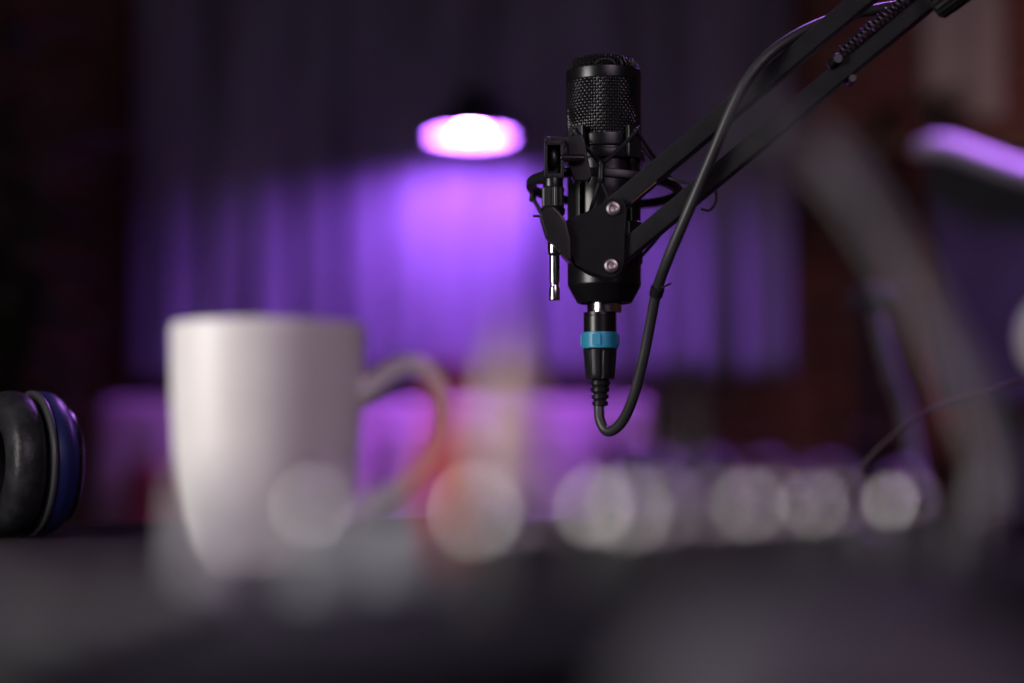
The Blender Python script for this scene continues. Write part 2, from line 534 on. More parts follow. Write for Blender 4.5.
# ------------------------------------------------------------------ mug
YMUG = 0.846
mp_ = W(267, 450, YMUG)
mh = W(263, 325, YMUG).z
mr = 96.5 / FPX * YMUG
mg = thing('mug', 'white ceramic mug on the desk with its handle turned right', 'mug', (mp_.x, YMUG, 0))
prof = [(mr * .60, 0), (mr * .66, .001), (mr * .70, .004), (mr * .80, .012), (mr * .875, .024), (mr * .925, .038), (mr * .965, .056), (mr * .99, .078), (mr, mh - .004), (mr * .998, mh - .001), (mr * .975, mh), (mr * .945, mh - .002), (mr * .93, mh - .010), (mr * .90, .04), (mr * .78, .014), (mr * .4, .006)]
bm = NB(); lathe(bm, prof, (mp_.x, YMUG, 0), seg=96); obj('cup', bm, M['ceramic'], mg, angle=75)
hp = [(352, 392), (366, 383), (384, 369), (403, 361.5), (421, 366), (433, 382), (438, 404), (436, 428), (425, 452), (406, 474), (384, 491), (345, 509)]
pts = smooth_path([W(x + 4, y + 5, YMUG) for x, y in hp], 8)
bm = NB(); tube(bm, pts, lambda t: .0046 + .0016 * (abs(2 * t - 1) ** 6), 20); hd = obj('handle', bm, M['ceramic'], mg, angle=80)

# ------------------------------------------------------------------ headphones
hc = W(27, 463, 1.30)
R0 = 0.0475
hc.z = R0 + 0.0005
yaw = math.radians(33)
AX = Vector((math.cos(yaw), math.sin(yaw), 0))      # outward axis of the right cup
BK = Vector((-math.sin(yaw), math.cos(yaw), 0))     # towards the headband
HSEP = 0.150
cen = hc - AX * (HSEP / 2)
hs = thing('headphones', 'black and navy over-ear headphones lying on the desk left of the mug', 'headphones', (cen.x, cen.y, 0))


def earcup(c, ax):
    # cushion: fat ring with gathered creases, axis ax points outward (to the shell)
    bm = NB()
    a, u, v = basis(ax)
    seg, ms = 120, 20
    rings = []
    for i in range(seg):
        t = 2 * PI * i / seg
        rad = u * math.cos(t) + v * math.sin(t)
        ring = []
        for k in range(ms):
            q = 2 * PI * k / ms
            cr_, ch = math.cos(q), math.sin(q)
            crease = 1 - 0.06 * (i % 2) * (0.5 - 0.5 * ch)
            rr = 0.0335 + 0.0138 * (abs(cr_) ** .8) * (1 if cr_ > 0 else -1) * crease
            hh = 0.0125 * (abs(ch) ** .8) * (1 if ch > 0 else -1)
            ring.append(bm.verts.new(c + rad * rr + a * (hh - .012)))
        rings.append(ring)
    for i in range(seg):
        for k in range(ms):
            A, B = rings[i], rings[(i + 1) % seg]
            bm.faces.new((A[k], A[(k + 1) % ms], B[(k + 1) % ms], B[k]))
    cu = obj('ear_cushion', bm, M['leather'], hs, angle=60)
    bm = NB(); lathe(bm, [(0.0005, -.006), (.024, -.006), (.026, -.004), (.026, .0)], c, ax, 48); obj('speaker_cloth', bm, M['earcloth'], cu)
    bm = NB(); lathe(bm, [(.040, 0.0005), (.0470, .0008), (.0476, .0016), (.0476, .0030), (.0470, .0040), (.040, .0048)], c, ax, 80, (False, False)); obj('seam_ring', bm, M['seam'], hs, label='grey seam ring between cushion and shell')
    bm = NB(); lathe(bm, [(.044, .0042), (.0468, .0052), (.0472, .009), (.0464, .0135), (.0440, .0175), (.039, .0210), (.0365, .0218)], c, ax, 80); s_ = obj('shell', bm, M['navy'], hs, label='navy blue shell')
    bm = NB(); lathe(bm, [(.0375, .0205), (.0385, .0216), (.0380, .0238), (.035, .0252), (.020, .0260), (.0005, .0262)], c, ax, 80); obj('outer_disc', bm, M['black_metal'], s_)
    bm = NB(); lathe(bm, [(.0380, .0243), (.0380, .0248), (.0366, .0256), (.0350, .0256)], c, ax, 80, (False, False)); obj('trim_ring', bm, M['black_metal'], s_)
    # yoke: fork from the shell rim to the headband
    bm = NB()
    p0 = c + a * .014
    arc = [p0 + (BK * math.cos(t) + Vector((0, 0, 1)) * math.sin(t)) * .0505 for t in [math.radians(-62 + 124 * k / 20) for k in range(21)]]
    tube(bm, arc, .0022, 8)
    obj('yoke', bm, M['black_plastic'], hs)


earcup(hc, AX)
earcup(hc - AX * HSEP, -AX)
bm = NB()
band = []
for k in range(41):
    t = PI * k / 40
    x_ = math.cos(t) * (HSEP / 2 + .012)
    y_ = math.sin(t) ** .85 * .118 + .052
    band.append(cen + AX * x_ + BK * y_ + Vector((0, 0, hc.z)))
for p in band:
    p.z = hc.z
b2 = bmesh.new()
prev = None
rings = []
for i, p in enumerate(band):
    d = (band[min(i + 1, 40)] - band[max(i - 1, 0)]).normalized()
    n = Vector((0, 0, 1)).cross(d).normalized()
    rings.append([b2.verts.new(p + n * a_ + Vector((0, 0, b_))) for a_, b_ in ((.003, .013), (.0048, .010), (.0048, -.010), (.003, -.013), (-.003, -.013), (-.0048, -.010), (-.0048, .010), (-.003, .013))])
for i in range(40):
    for k in range(8):
        b2.faces.new((rings[i][k], rings[i][(k + 1) % 8], rings[i + 1][(k + 1) % 8], rings[i + 1][k]))
b2.faces.new(rings[0]); b2.faces.new(rings[-1][::-1])
add(bm, b2)
obj('headband', bm, M['leather'], hs)

# ------------------------------------------------------------------ microphone
YM = 1.26
pxm = YM / FPX
AXM = W(604, 180, YM)
mx_, my_ = AXM.x, AXM.y


def zm(y, Y=YM):
    return W(602, y, Y).z


mic = thing('microphone', 'black condenser microphone with a mesh grille, held upright in the shock mount', 'microphone', (mx_, my_, zm(303)))
O = Vector((mx_, my_, 0))
R = 36.8 * pxm


def lm(prof, name, mat, parent=mic, seg=72, cap=(True, True), ridges=None, label=None, angle=35):
    b = NB()
    lathe(b, [(r * pxm, zm(y)) for r, y in prof], O, seg=seg, cap=cap, ridges=ridges)
    return obj(name, b, mat, parent, label=label, angle=angle)


lm([(24.5, 302), (25.5, 303.5), (27.5, 303), (36.2, 287), (36.8, 284.5), (36.8, 152), (36, 150.5), (34, 150)], 'body', M['black_metal'])
b = NB()
for yy in (263,):
    lathe(b, [(36.0 * pxm, zm(yy + .8)), (37.0 * pxm, zm(yy + .6)), (37.0 * pxm, zm(yy - .6)), (36.0 * pxm, zm(yy - .8))], O, seg=72, cap=(False, False))
obj('seam_ring', b, M['plate'], mic)
lm([(35, 150.5), (37.4, 150), (37.8, 148.5), (37.8, 139.5), (37.4, 138), (34, 137.5)], 'lower_band', M['black_metal'])
lm([(34, 84), (37.6, 83.5), (38.2, 82.5), (38.2, 73), (37.6, 71.8), (36, 71.2), (34.5, 71.2)], 'upper_band', M['black_metal'], cap=(False, False))
# side posts of the grille frame
for az in (72, -108):
    b = NB()
    a0 = math.radians(az)
    vs = []
    for k in range(9):
        t = a0 + math.radians(-15 + 30 * k / 8)
        d = Vector((math.sin(t), -math.cos(t), 0))
        vs.append([b.verts.new(O + d * (rr * pxm) + Vector((0, 0, zm(yy)))) for rr, yy in ((37.9, 140), (37.9, 80), (35, 80), (35, 140))])
    for k in range(8):
        for q in range(4):
            b.faces.new((vs[k][q], vs[k][(q + 1) % 4], vs[k + 1][(q + 1) % 4], vs[k + 1][q]))
    b.faces.new(vs[0]); b.faces.new(vs[-1][::-1])
    obj('grille_post', b, M['black_metal'], mic)
lm([(32.5, 140), (32.5, 70), (29, 63.5), (.5, 61.5)], 'grille_core', M['grille_core'])
# woven grille
b = NB()
NV, NH = 84, 19
rg = 35.6 * pxm
z0, z1 = zm(138.5), zm(83)
wr = 0.00042
for i in range(NV):
    t = 2 * PI * i / NV
    d = Vector((math.sin(t), -math.cos(t), 0))
    pts = []
    for k in range(NH * 2 + 1):
        off = .00042 * math.sin(PI * k / 2 + PI * i) if k % 2 else 0
        s = (1 if ((k // 2) + i) % 2 else -1) * (.00042 if k % 2 else 0)
        pts.append(O + d * (rg + s) + Vector((0, 0, z0 + (z1 - z0) * k / (NH * 2))))
    tube(b, pts, wr, 5, cap=False)
for k in range(NH):
    z = z0 + (z1 - z0) * (k + .5) / NH
    pts = []
    for i in range(NV * 2):
        t = 2 * PI * i / (NV * 2)
        s = 0 if i % 2 else (-1 if (k + i // 2) % 2 else 1) * .00042
        pts.append(O + Vector((math.sin(t), -math.cos(t), 0)) * (rg + s) + Vector((0, 0, z)))
    tube(b, pts, wr, 5, closed=True)
gr = obj('grille', b, M['grille_wire'], mic, angle=60)
# domed woven top
b = NB()
rt = 35.2 * pxm
zt0, zt1 = zm(71), zm(58.5)


def dome(x, y):
    r = min(1, math.hypot(x, y) / rt)
    return zt0 + (zt1 - zt0) * (1 - r ** 5) ** .5


n = 23
for a_ in range(n):
    c_ = -rt + 2 * rt * (a_ + .5) / n
    hl = math.sqrt(max(0, rt * rt - c_ * c_))
    m_ = max(4, int(hl / rt * n) * 2)
    for flip in (0, 1):
        pts = []
        for k in range(m_ + 1):
            s = -hl + 2 * hl * k / m_
            x, y = (s, c_) if flip else (c_, s)
            wv = .0004 * (1 if (a_ + k + flip) % 2 else -1)
            pts.append(O + Vector((x, y, dome(x, y) + wv)))
        tube(b, pts, .00055, 5, cap=False)
obj('top_grille', b, M['grille_wire'], mic, angle=60)
# connector socket under the body
lm([(17.2, 313), (17.4, 312), (17.4, 299), (16, 298)], 'socket_sleeve', M['chrome'], label='shiny steel sleeve under the body')

# ------------------------------------------------------------------ microphone cable with its connector
cb = thing('microphone_cable', 'black microphone cable with blue ringed connector looping up to the boom arm', 'cable', (mx_, my_, zm(405)))


def lc_(prof, name, mat, parent=cb, ridges=None, label=None, seg=64, angle=30):
    b = NB()
    rd = None
    if ridges:
        rd = (zm(ridges[0]), zm(ridges[1]), ridges[2])
    Oc = Vector((W(600, 330, YM).x, my_, 0))
    lathe(b, [(r * pxm, zm(y)) for r, y in prof], Oc, seg=seg, ridges=rd)
    return obj(name, b, mat, parent, label=label, angle=angle)


pg = lc_([(15.6, 334), (16.4, 333), (16.4, 317), (16.0, 316.5), (16.0, 315.5), (16.4, 315), (16.2, 312.6), (14, 312.4)], 'plug_barrel', M['black_metal'])
b = NB()
Oc = Vector((W(600, 330, YM).x, my_, 0))
lathe(b, [(15.5 * pxm, zm(349)), (17.6 * pxm, zm(348.6)), (18.4 * pxm, zm(347.2)), (18.4 * pxm, zm(334)), (17.8 * pxm, zm(332.6)), (15.5 * pxm, zm(332.3))], Oc, seg=64)
rg_ = obj('colour_ring', b, M['blue'], cb, label='bright blue plastic ring')
b = NB()
for az in (-14, 76, 166, -104):
    t = math.radians(az)
    d = Vector((math.sin(t), -math.cos(t), 0))
    box(b, Oc + d * 18.3 * pxm + Vector((0, 0, zm(340.5))), (9 * pxm, 1.6 * pxm, 11 * pxm), Matrix.Rotation(t, 3, 'Z'), bevel=.0003)
obj('ring_tab', b, M['blue'], rg_)
b = NB()
seg = 96
for_prof = [(13.5, 379), (14.2, 377.5), (14.8, 374), (16.6, 352), (16.8, 350), (15.5, 349)]
rings = []
for r, y in for_prof:
    rings.append([b.verts.new(Oc + Vector((math.sin(2 * PI * i / seg), -math.cos(2 * PI * i / seg), 0)) * (r * pxm * (1 - (.07 if (i % 12) < 3 and 351 < y < 378 else 0))) + Vector((0, 0, zm(y)))) for i in range(seg)])
for k in range(len(rings) - 1):
    for i in range(seg):
        j = (i + 1) % seg
        b.faces.new((rings[k][i], rings[k][j], rings[k + 1][j], rings[k + 1][i]))
b.faces.new(rings[0]); b.faces.new(rings[-1])
obj('grip', b, M['black_plastic'], cb, angle=30)
pr = []
yy = 406
rr = 7.6
while yy > 378.5:
    pr += [(rr - 1.6, yy), (rr + .2, yy - .6), (rr + .5, yy - 4.2), (rr - 1.4, yy - 5.0)]
    yy -= 6.8
    rr += .75
lc_(pr, 'strain_relief', M['black_plastic'])
cpath = [(599, 396, 1.26), (599, 408, 1.26), (600, 420, 1.258), (606, 430.5, 1.255), (615, 429, 1.25), (625, 417, 1.243), (634, 395, 1.235), (643, 360, 1.226), (650, 325, 1.218), (657, 290, 1.208), (670, 254, 1.192), (690, 207, 1.180), (713, 153, 1.173), (731, 110, 1.168), (747, 80, 1.166), (768, 55, 1.168), (795, 36, 1.175), (822, 23, 1.184), (850, 14, 1.190), (880, 9, 1.190), (915, 1, 1.186), (955, -22, 1.178), (1010, -66, 1.172), (1052, -92, 1.14), (1075, -60, 1.06)]
cp = smooth_path([W(*p) for p in cpath], 10)
tail = [W(1075, -60, 1.06), W(1110, 20, 1.05), W(1165, 150, 1.03), W(1225, 300, 1.01), W(1275, 430, 1.0), Vector((.405, .97, .012)), Vector((.42, .93, .0042)), Vector((.45, .80, .0042)), Vector((.43, .70, .0042)), Vector((.36, .66, .0042))]
cp = cp[:-1] + smooth_path(tail, 10)
b = NB(); tube(b, cp, .00335, 14); obj('wire', b, M['rubber'], cb, angle=80)
# tie wrapped round the cable
b = NB()
tp = W(657, 291, 1.2085); td = (W(670, 254, 1.192) - W(650, 325, 1.218)).normalized()
lathe(b, [(.0030, -.004), (.0042, -.0032), (.0044, .0026), (.0030, .0036)], tp, td, 24)
a, u, v = basis(td)
bar(b, tp + td * .002 + Vector((.002, -.003, 0)), tp + td * .004 + Vector((.0075, -.004, .001)), .0022, .0012)
obj('cable_tie', b, M['black_plastic'], cb)

# ------------------------------------------------------------------ shock mount
smt = thing('shock_mount', 'black spider shock mount of rings and elastic cords around the microphone', 'shock mount', (mx_, my_, zm(190)))
zr = zm(189)
RR = 75 * pxm
tilt = Matrix.Rotation(math.radians(3.5), 3, 'Y') @ Matrix.Rotation(math.radians(-4), 3, 'X')


def ringpt(az, r, dz=0):
    t = math.radians(az)
    return O + Vector((0, 0, zr)) + tilt @ Vector((math.sin(t) * r, -math.cos(t) * r, dz))


b = NB()
sq = [(.0018, .0026), (.0022, .0018), (.0022, -.0018), (.0018, -.0026), (-.0018, -.0026), (-.0022, -.0018), (-.0022, .0018), (-.0018, .0026)]
rings = [[b.verts.new(ringpt(360 * i / 96, RR + p, q)) for p, q in sq] for i in range(96)]
for i in range(96):
    for k in range(8):
        A, B = rings[i], rings[(i + 1) % 96]
        b.faces.new((A[k], A[(k + 1) % 8], B[(k + 1) % 8], B[k]))
obj('outer_ring', b, M['black_plastic'], smt)
# inner clamp ring gripping the body
ri = 40.5 * pxm
for zz in (zm(158), zm(232)):
    b = NB()
    rings = []
    for i in range(80):
        t = 2 * PI * i / 80
        d = Vector((math.sin(t), -math.cos(t), 0))
        rings.append([b.verts.new(O + d * (rr_) + Vector((0, 0, zz + dz))) for rr_, dz in ((37 * pxm, -.0032), (ri, -.0032), (ri + .0006, -.0022), (ri + .0006, .0022), (ri, .0032), (37 * pxm, .0032))])
    for i in range(80):
        for k in range(6):
            A, B = rings[i], rings[(i + 1) % 80]
            b.faces.new((A[k], A[(k + 1) % 6], B[(k + 1) % 6], B[k]))
    obj('inner_clamp', b, M['black_plastic'], smt)
EARS = (40, 130, 220, 320)
tops, bots = [], []
for az in EARS:
    t = math.radians(az)
    d = Vector((math.sin(t), -math.cos(t), 0))
    s = Vector((math.cos(t), math.sin(t), 0))
    b = NB()
    for y0, y1, lst in ((131, 163, tops), (225, 262, bots)):
        box(b, O + d * (ri + .0018) + Vector((0, 0, (zm(y0) + zm(y1)) / 2)), (.011, .0034, zm(y0) - zm(y1)), Matrix.Rotation(t, 3, 'Z'), bevel=.0009)
        yk = 137 if y0 == 131 else 256
        ball(b, O + d * (ri + .0042) + Vector((0, 0, zm(yk))), .0021, u=12, v=8)
        lst.append(O + d * (ri + .0048) + Vector((0, 0, zm(yk))))
    # narrow web joining upper and lower grip
    box(b, O + d * (ri + .0008) + Vector((0, 0, (zm(160) + zm(230)) / 2)), (.0035, .0022, zm(160) - zm(230)), Matrix.Rotation(t, 3, 'Z'), bevel=.0006)
    obj('clip', b, M['black_plastic'], smt)
HOOK = (100, 170, 245, 355)
for az in HOOK:
    b = NB()
    lathe(b, [(.0016, -.007), (.0026, -.0055), (.0022, -.004), (.0022, .004), (.0026, .0055), (.0016, .007)], ringpt(az, RR + .0022), axis=tilt @ Vector((0, 0, 1)), seg=16)
    obj('cord_hook', b, M['black_plastic'], smt)
order = {40: (355, 100), 130: (100, 170), 220: (170, 245), 320: (245, 355)}
for grp, dz in ((tops, .0045), (bots, -.0045)):
    b = NB()
    for az, e in zip(EARS, grp):
        for h in order[az]:
            hp_ = ringpt(h, RR + .0022, dz)
            mid = (hp_ + e) / 2 + Vector((0, 0, -.0012 if dz > 0 else -.0025))
            tube(b, smooth_path([e, mid, hp_], 8), .00125, 8)
    obj('elastic_cord', b, M['cord'], smt)
b = NB()   # loose tail of the upper cord
tube(b, smooth_path([ringpt(100, RR + .002, .004), W(668, 179, 1.23), W(688, 183, 1.225), W(703, 181, 1.222), W(714, 188, 1.22), W(716, 200, 1.22), W(710, 210, 1.22), W(701, 209, 1.22)], 8), .0009, 8)
obj('cord_tail', b, M['cord'], smt)
# swivel bracket on the left
YSW = 1.205
px1 = YSW / FPX
b = NB()
sw = smt
c0 = W(554, 160, YSW)
hz_ = W(554, 142, YSW).z - W(554, 179, YSW).z
for dx in (-8.2, 8.2):
    box(b, c0 + Vector((dx * px1, 0, 0)), (3.2 * px1, .011, hz_), bevel=.0006)
box(b, c0 + Vector((0, .0045, 0)), (17 * px1, .003, hz_), bevel=.0006)
box(b, c0 + Vector((0, 0, hz_ / 2 - .0016)), (19 * px1, .011, .0032), bevel=.0006)
box(b, c0 + Vector((0, 0, -hz_ / 2 + .001)), (19 * px1, .011, .003), bevel=.0006)
sb = obj('swivel_bracket', b, M['black_plastic'], smt)
b = NB(); ball(b, W(553, 158, YSW) + Vector((0, .001, 0)), .0046, (.8, .8, 1.45)); obj('swivel_ball', b, M['black_metal'], sb)
b = NB(); box(b, W(561, 141, YSW + .012) , (34 * px1, .010, 6.5 * px1), bevel=.0007); box(b, W(548, 141, YSW + .008), (5 * px1, .014, 5.5 * px1), bevel=.0006); obj('top_bridge', b, M['black_plastic'], sb)
# horizontal pivot pin and the slanted grip beside it
b = NB(); lathe(b, [(3.2 * px1, -.0075), (3.9 * px1, -.0068), (3.9 * px1, .0062), (3.2 * px1, .007)], W(573, 158, YSW - .004), axis=(1, 0, -.02), seg=24); obj('pivot_pin', b, M['black_metal'], smt)
b = NB()
extrude_poly(b, [W(x, y, YSW + .001) for x, y in ((567, 137), (580, 134), (584, 138), (592, 176), (588, 181), (574, 180), (569, 166))], .018, .0008)
obj('side_grip', b, M['black_plastic'], smt)
# arm from the bracket to the outer ring
b = NB(); tube(b, smooth_path([W(556, 172, YSW + .008), W(552, 178, 1.225), ringpt(-72, RR)], 8), .0032, 10); obj('ring_arm', b, M['black_plastic'], smt)
b = NB(); bar(b, W(580, 172, YSW + .012), ringpt(-25, RR), .007, .007); obj('ring_arm', b, M['black_plastic'], smt)
# knurled collar below the bracket
OS = Vector((W(553, 190, YSW).x, YSW, 0))


def zs(y):
    return W(553, y, YSW).z


b = NB(); lathe(b, [(9, zs(191)), (10, zs(189)), (10, zs(180)), (9, zs(178))][::1] and [(9 * px1, zs(191)), (10 * px1, zs(189)), (10 * px1, zs(180)), (9 * px1, zs(178))], OS, seg=48); obj('collar', b, M['black_metal'], smt)
b = NB(); lathe(b, [(10 * px1, zs(208)), (11.2 * px1, zs(206.5)), (11.2 * px1, zs(188.5)), (10 * px1, zs(187))], OS, seg=80, ridges=(zs(207), zs(188), .055)); obj('knurled_nut', b, M['black_plastic'], smt, angle=20)
b = NB(); lathe(b, [(9 * px1, zs(217)), (12 * px1, zs(214)), (12.4 * px1, zs(209)), (10.5 * px1, zs(207))], OS, seg=48); obj('flange', b, M['black_metal'], smt)

# ------------------------------------------------------------------ boom arm
YP = 1.188
ba = thing('boom_arm', 'black spring boom arm reaching in from upper right to hold the shock mount', 'boom arm', (.43, 1.0, 0))
plate = [(565, 221), (590, 210), (608, 199.5), (614, 197.5), (621, 199), (625.5, 204), (627, 212), (625, 235), (624, 262), (622, 271), (615, 277), (606, 277.5), (590, 272), (576, 264), (569, 250)]
for k, dy in enumerate((0, .0185)):
    b = NB()
    extrude_poly(b, [W(x, y, YP) + Vector((0, dy, 0)) for x, y in plate], .0022, .0004)
    obj('end_plate', b, M['plate'], ba)
for (x, y) in ((613, 209), (611, 266)):
    b = NB()
    c = W(x, y, YP)
    q = 1.188 / FPX
    lathe(b, [(7.3 * q, -.0002), (7.5 * q, .0008), (6.6 * q, .0020), (4.6 * q, .0024), (4.2 * q, .0021), (2.8 * q, .0009), (.3 * q, .0008)], c, (0, -1, 0), 32)
    s = obj('screw', b, M['screw'], ba, label='round silver screw head')
    b = NB(); lathe(b, [(.0022, 0), (.0022, .0235)], c + Vector((0, .0003, 0)), (0, 1, 0), 16); obj('bolt_shaft', b, M['screw'], s)
q = YP / FPX
YA0, YA1 = YP + .0115, 1.150
A0, A1 = W(613, 208, YA0), W(1010, -124, YA1)
B0, B1 = W(611, 263, YA0), W(1010, -67, YA1)
norm_up = (A1 - A0).normalized().cross(Vector((0, -1, 0))).normalized() * -1
for p, r_, nm in ((A0, A1, 'upper_bar'), (B0, B1, 'lower_bar')):
    b = NB()
    d = (r_ - p).normalized()
    bar(b, p - d * .004, r_ + d * .004, .0125, .0115, bevel=.0012)
    obj(nm, b, M['arm_paint'], ba)
# slit label strip: worn bronze edge under the upper bar
b = NB()
d = (A1 - A0).normalized(); nrm = d.cross(Vector((0, -1, 0))).normalized()
if nrm.z > 0: nrm = -nrm
bar(b, W(630, 203, YP + .0045), W(656, 181.5, YP + .001), .0012, .0016, bevel=.0003)
obj('bare_edge', b, noisy(principled('worn_bronze_edge', (.22, .12, .08), .45, .6), (.16, .09, .06), 300), ba, label='worn brown edge')
# spring along the lower bar
dB = (B1 - B0).normalized()
upB = -nrm


def onB(x):
    """point on the lower bar axis seen at picture x"""
    t0, t1 = 0.0, 1.0
    for _ in range(40):
        t = (t0 + t1) / 2
        p = B0 + (B1 - B0) * t
        dd = p - EYE
        xs = 512 + FPX * dd.x / dd.dot(FW)
        if xs < x: t0 = t
        else: t1 = t
    return B0 + (B1 - B0) * t


s0 = onB(850) + upB * .0085 + Vector((0, -.0045, 0))
s1 = B1 - dB * .012 + upB * .0085 + Vector((0, -.0045, 0))
L = (s1 - s0).length
turns = int(L / .0031)
a, u, v = basis(dB)
pts = []
for i in range(turns * 14 + 1):
    t = i / (turns * 14)
    an = 2 * PI * i / 14
    pts.append(s0 + (s1 - s0) * t + (u * math.cos(an) + v * math.sin(an)) * .0036)
b = NB(); tube(b, pts, .00085, 6); spr = obj('spring', b, M['black_metal'], ba, angle=80)
b = NB(); tube(b, smooth_path([s0 + u * .0036, s0 - dB * .003 + u * .002, s0 - dB * .007], 6), .0009, 6); obj('spring_hook', b, M['black_metal'], spr)
# cross pin that anchors the spring
c = onB(843)
b = NB(); cp0 = c + upB * .0072 + Vector((0, -.0105, 0))
lathe(b, [(.0026, 0), (.0034, .001), (.0034, .004), (.0024, .0048), (.0024, .022)], cp0, (0, 1, 0), 20)
lathe(b, [(.0022, -.0065), (.0028, -.006), (.0028, -.002), (.0022, -.0015)], cp0 + Vector((0, .004, 0)), dB, 20)
obj('spring_pin', b, M['black_metal'], ba)
b = NB(); cq = c - upB * .0072
lathe(b, [(.0022, -.007), (.0026, -.006), (.0026, .006), (.0022, .007)], cq, (0, 1, 0), 20); obj('stop_pin', b, M['black_metal'], ba)
# knob on the lower bar near the elbow
kc = W(954, -11, 1.145)
b = NB()
lathe(b, [(.008, -.016), (.0105, -.014), (.0112, -.004), (.0112, .004), (.0095, .008), (.006, .010)], kc, (.75, -.35, .55), 40, ridges=(-.0141, .0041, .08))
obj('tension_knob', b, M['black_plastic'], ba, angle=20)
b = NB(); tube(b, [kc, onB(930)], .0035, 12); obj('knob_shaft', b, M['black_metal'], ba)
# elbow and lower half down to the clamp
E = (A1 + B1) / 2
b = NB()
for dy in (-.0095, .0075):
    extrude_poly(b, [p + Vector((0, dy, 0)) for p in (A1 + Vector((-.012, 0, .004)), A1 + Vector((.004, 0, .012)), E + Vector((.034, 0, .012)), E + Vector((.038, 0, -.004)), B1 + Vector((.006, 0, -.012)), B1 + Vector((-.012, 0, -.004)))], .002, .0004)
obj('elbow_plate', b, M['plate'], ba)
F0 = E + Vector((.026, -.001, .004))
F1 = Vector((.43, 1.0, .075))
b = NB(); bar(b, F0, F1, .0125, .0115, bevel=.0012); obj('lower_post', b, M['arm_paint'], ba)
b = NB(); lathe(b, [(.012, .024), (.012, .06), (.009, .085)], (.43, 1.0, 0), seg=32); obj('swivel_post', b, M['black_metal'], ba)
b = NB(); box(b, (.43, 1.0, .012), (.05, .06, .024), bevel=.003); obj('desk_clamp', b, M['black_metal'], ba)
# wing clamp and steel peg hanging below the swivel
b = NB()
extrude_poly(b, [W(x, y, YP - .004) for x, y in ((539.5, 214), (546, 207), (553, 205), (560, 212), (567, 222), (571, 240), (572, 262), (567, 259), (556, 247), (546, 236))], .020, .0016)
obj('wing_clamp', b, M['black_plastic'], ba)
b = NB(); tube(b, [W(540, 216, YP), W(533, 216, YP)], .0008, 8); obj('set_screw', b, M['black_metal'], ba)
YG = 1.2
OP = Vector((W(554.5, 270, YG).x, YG, 0)); qg = YG / FPX


def zg(y):
    return W(555, y, YG).z


b = NB(); lathe(b, [(4.6 * qg, zg(300.5)), (5.4 * qg, zg(299.5)), (5.4 * qg, zg(289)), (4.3 * qg, zg(286.5)), (4.1 * qg, zg(284)), (5.2 * qg, zg(281)), (5.2 * qg, zg(258)), (4.8 * qg, zg(256)), (6.6 * qg, zg(253)), (6.8 * qg, zg(240)), (6.0 * qg, zg(212))], OP, seg=40)
obj('peg', b, M['chrome'], ba, label='bare steel peg')

# ------------------------------------------------------------------ mixing console in the foreground
REF = Vector((.0076, .316, 0))
ang = math.radians(55)
U = Vector((math.cos(ang), math.sin(ang), 0))
V = Vector((-math.sin(ang), math.cos(ang), 0))
MR = Matrix((U, V, Vector((0, 0, 1)))).transposed()


def MXP(u_, v_, z_=0):
    return REF + U * (u_ / 1000) + V * (v_ / 1000) + Vector((0, 0, z_))


u0, u1, v0, v1 = -115, 330, 0, 150
ZT = .0180
mix = thing('mixing_console', 'black mixing console with rows of pale and steel knobs, blurred in front of the mug', 'mixer', MXP((u0 + u1) / 2, (v0 + v1) / 2))
b = NB(); box(b, MXP((u0 + u1) / 2, (v0 + v1) / 2, .0098), ((u1 - u0) / 1000, (v1 - v0) / 1000, .0136), MR, bevel=.0025); obj('case', b, M['mixer_body'], mix)
b = NB(); box(b, MXP((u0 + u1) / 2, (v0 + v1) / 2, .0170), ((u1 - u0 - 5) / 1000, (v1 - v0 - 5) / 1000, .002), MR, bevel=.0006); obj('panel', b, M['mixer_panel'], mix)
for uu in (u0 + 15, u1 - 15):
    for vv in (v0 + 15, v1 - 15):
        b = NB(); lathe(b, [(.006, 0), (.007, .003)], MXP(uu, vv), seg=20); obj('foot', b, M['rubber'], mix)


def knob(u_, v_, r, h, mat, capmat, capr=.8, dome=.0):
    c = MXP(u_, v_, ZT)
    b = NB()
    lathe(b, [(r * 1.1, 0), (r * 1.1, .0015), (r, .003), (r * .9, h - .001), (r * .84, h)], c, seg=40, ridges=(.0029, h - .0005, .05))
    k = obj('knob', b, mat, mix, angle=25)
    b = NB()
    cr_ = r * capr
    prof = [(cr_, h - .0005)] + [(cr_ * math.cos(t), h + (dome or .0008) * math.sin(t)) for t in [PI / 2 * i / 7 for i in range(0, 7)]] + [(cr_ * .05, h + (dome or .0008))]
    lathe(b, prof, c, seg=32)
    obj('cap', b, capmat, k)


STEEL = [(80, 31), (104, 32), (126, 29), (161, 31), (49, 46), (68, 52), (100, 52), (226, 41)]
for (uu, vv) in STEEL:
    knob(uu, vv, .0078, .0160, M['knob_black'], M['chrome'], .95, .0074)
knob(31, 103, .0066, .0215, M['knob_white'], M['knob_white'], .9, .002)
knob(58, 96, .0080, .0165, M['knob_grey'], M['chrome'], .8, .006)
knob(88, 100, .0080, .0150, M['knob_grey'], M['knob_grey'], .9, .002)
for uu in (190, 256, 286):
    knob(uu, 78, .0062, .0085, M['knob_black'], M['knob_grey'], .8, .001)
# fader slots with low caps near the lens
for k, uu in enumerate((-70, -45, -20, 5)):
    b = NB(); box(b, MXP(uu, 66, ZT + .0003), (.0022, .075, .0008), MR, bevel=.0002); f_ = obj('fader', b, M['knob_black'], mix)
    b = NB(); box(b, MXP(uu, 46 + 13 * k, ZT + .0032), (.010, .018, .0056), MR, bevel=.0016); obj('fader_cap', b, M['knob_black'], f_)


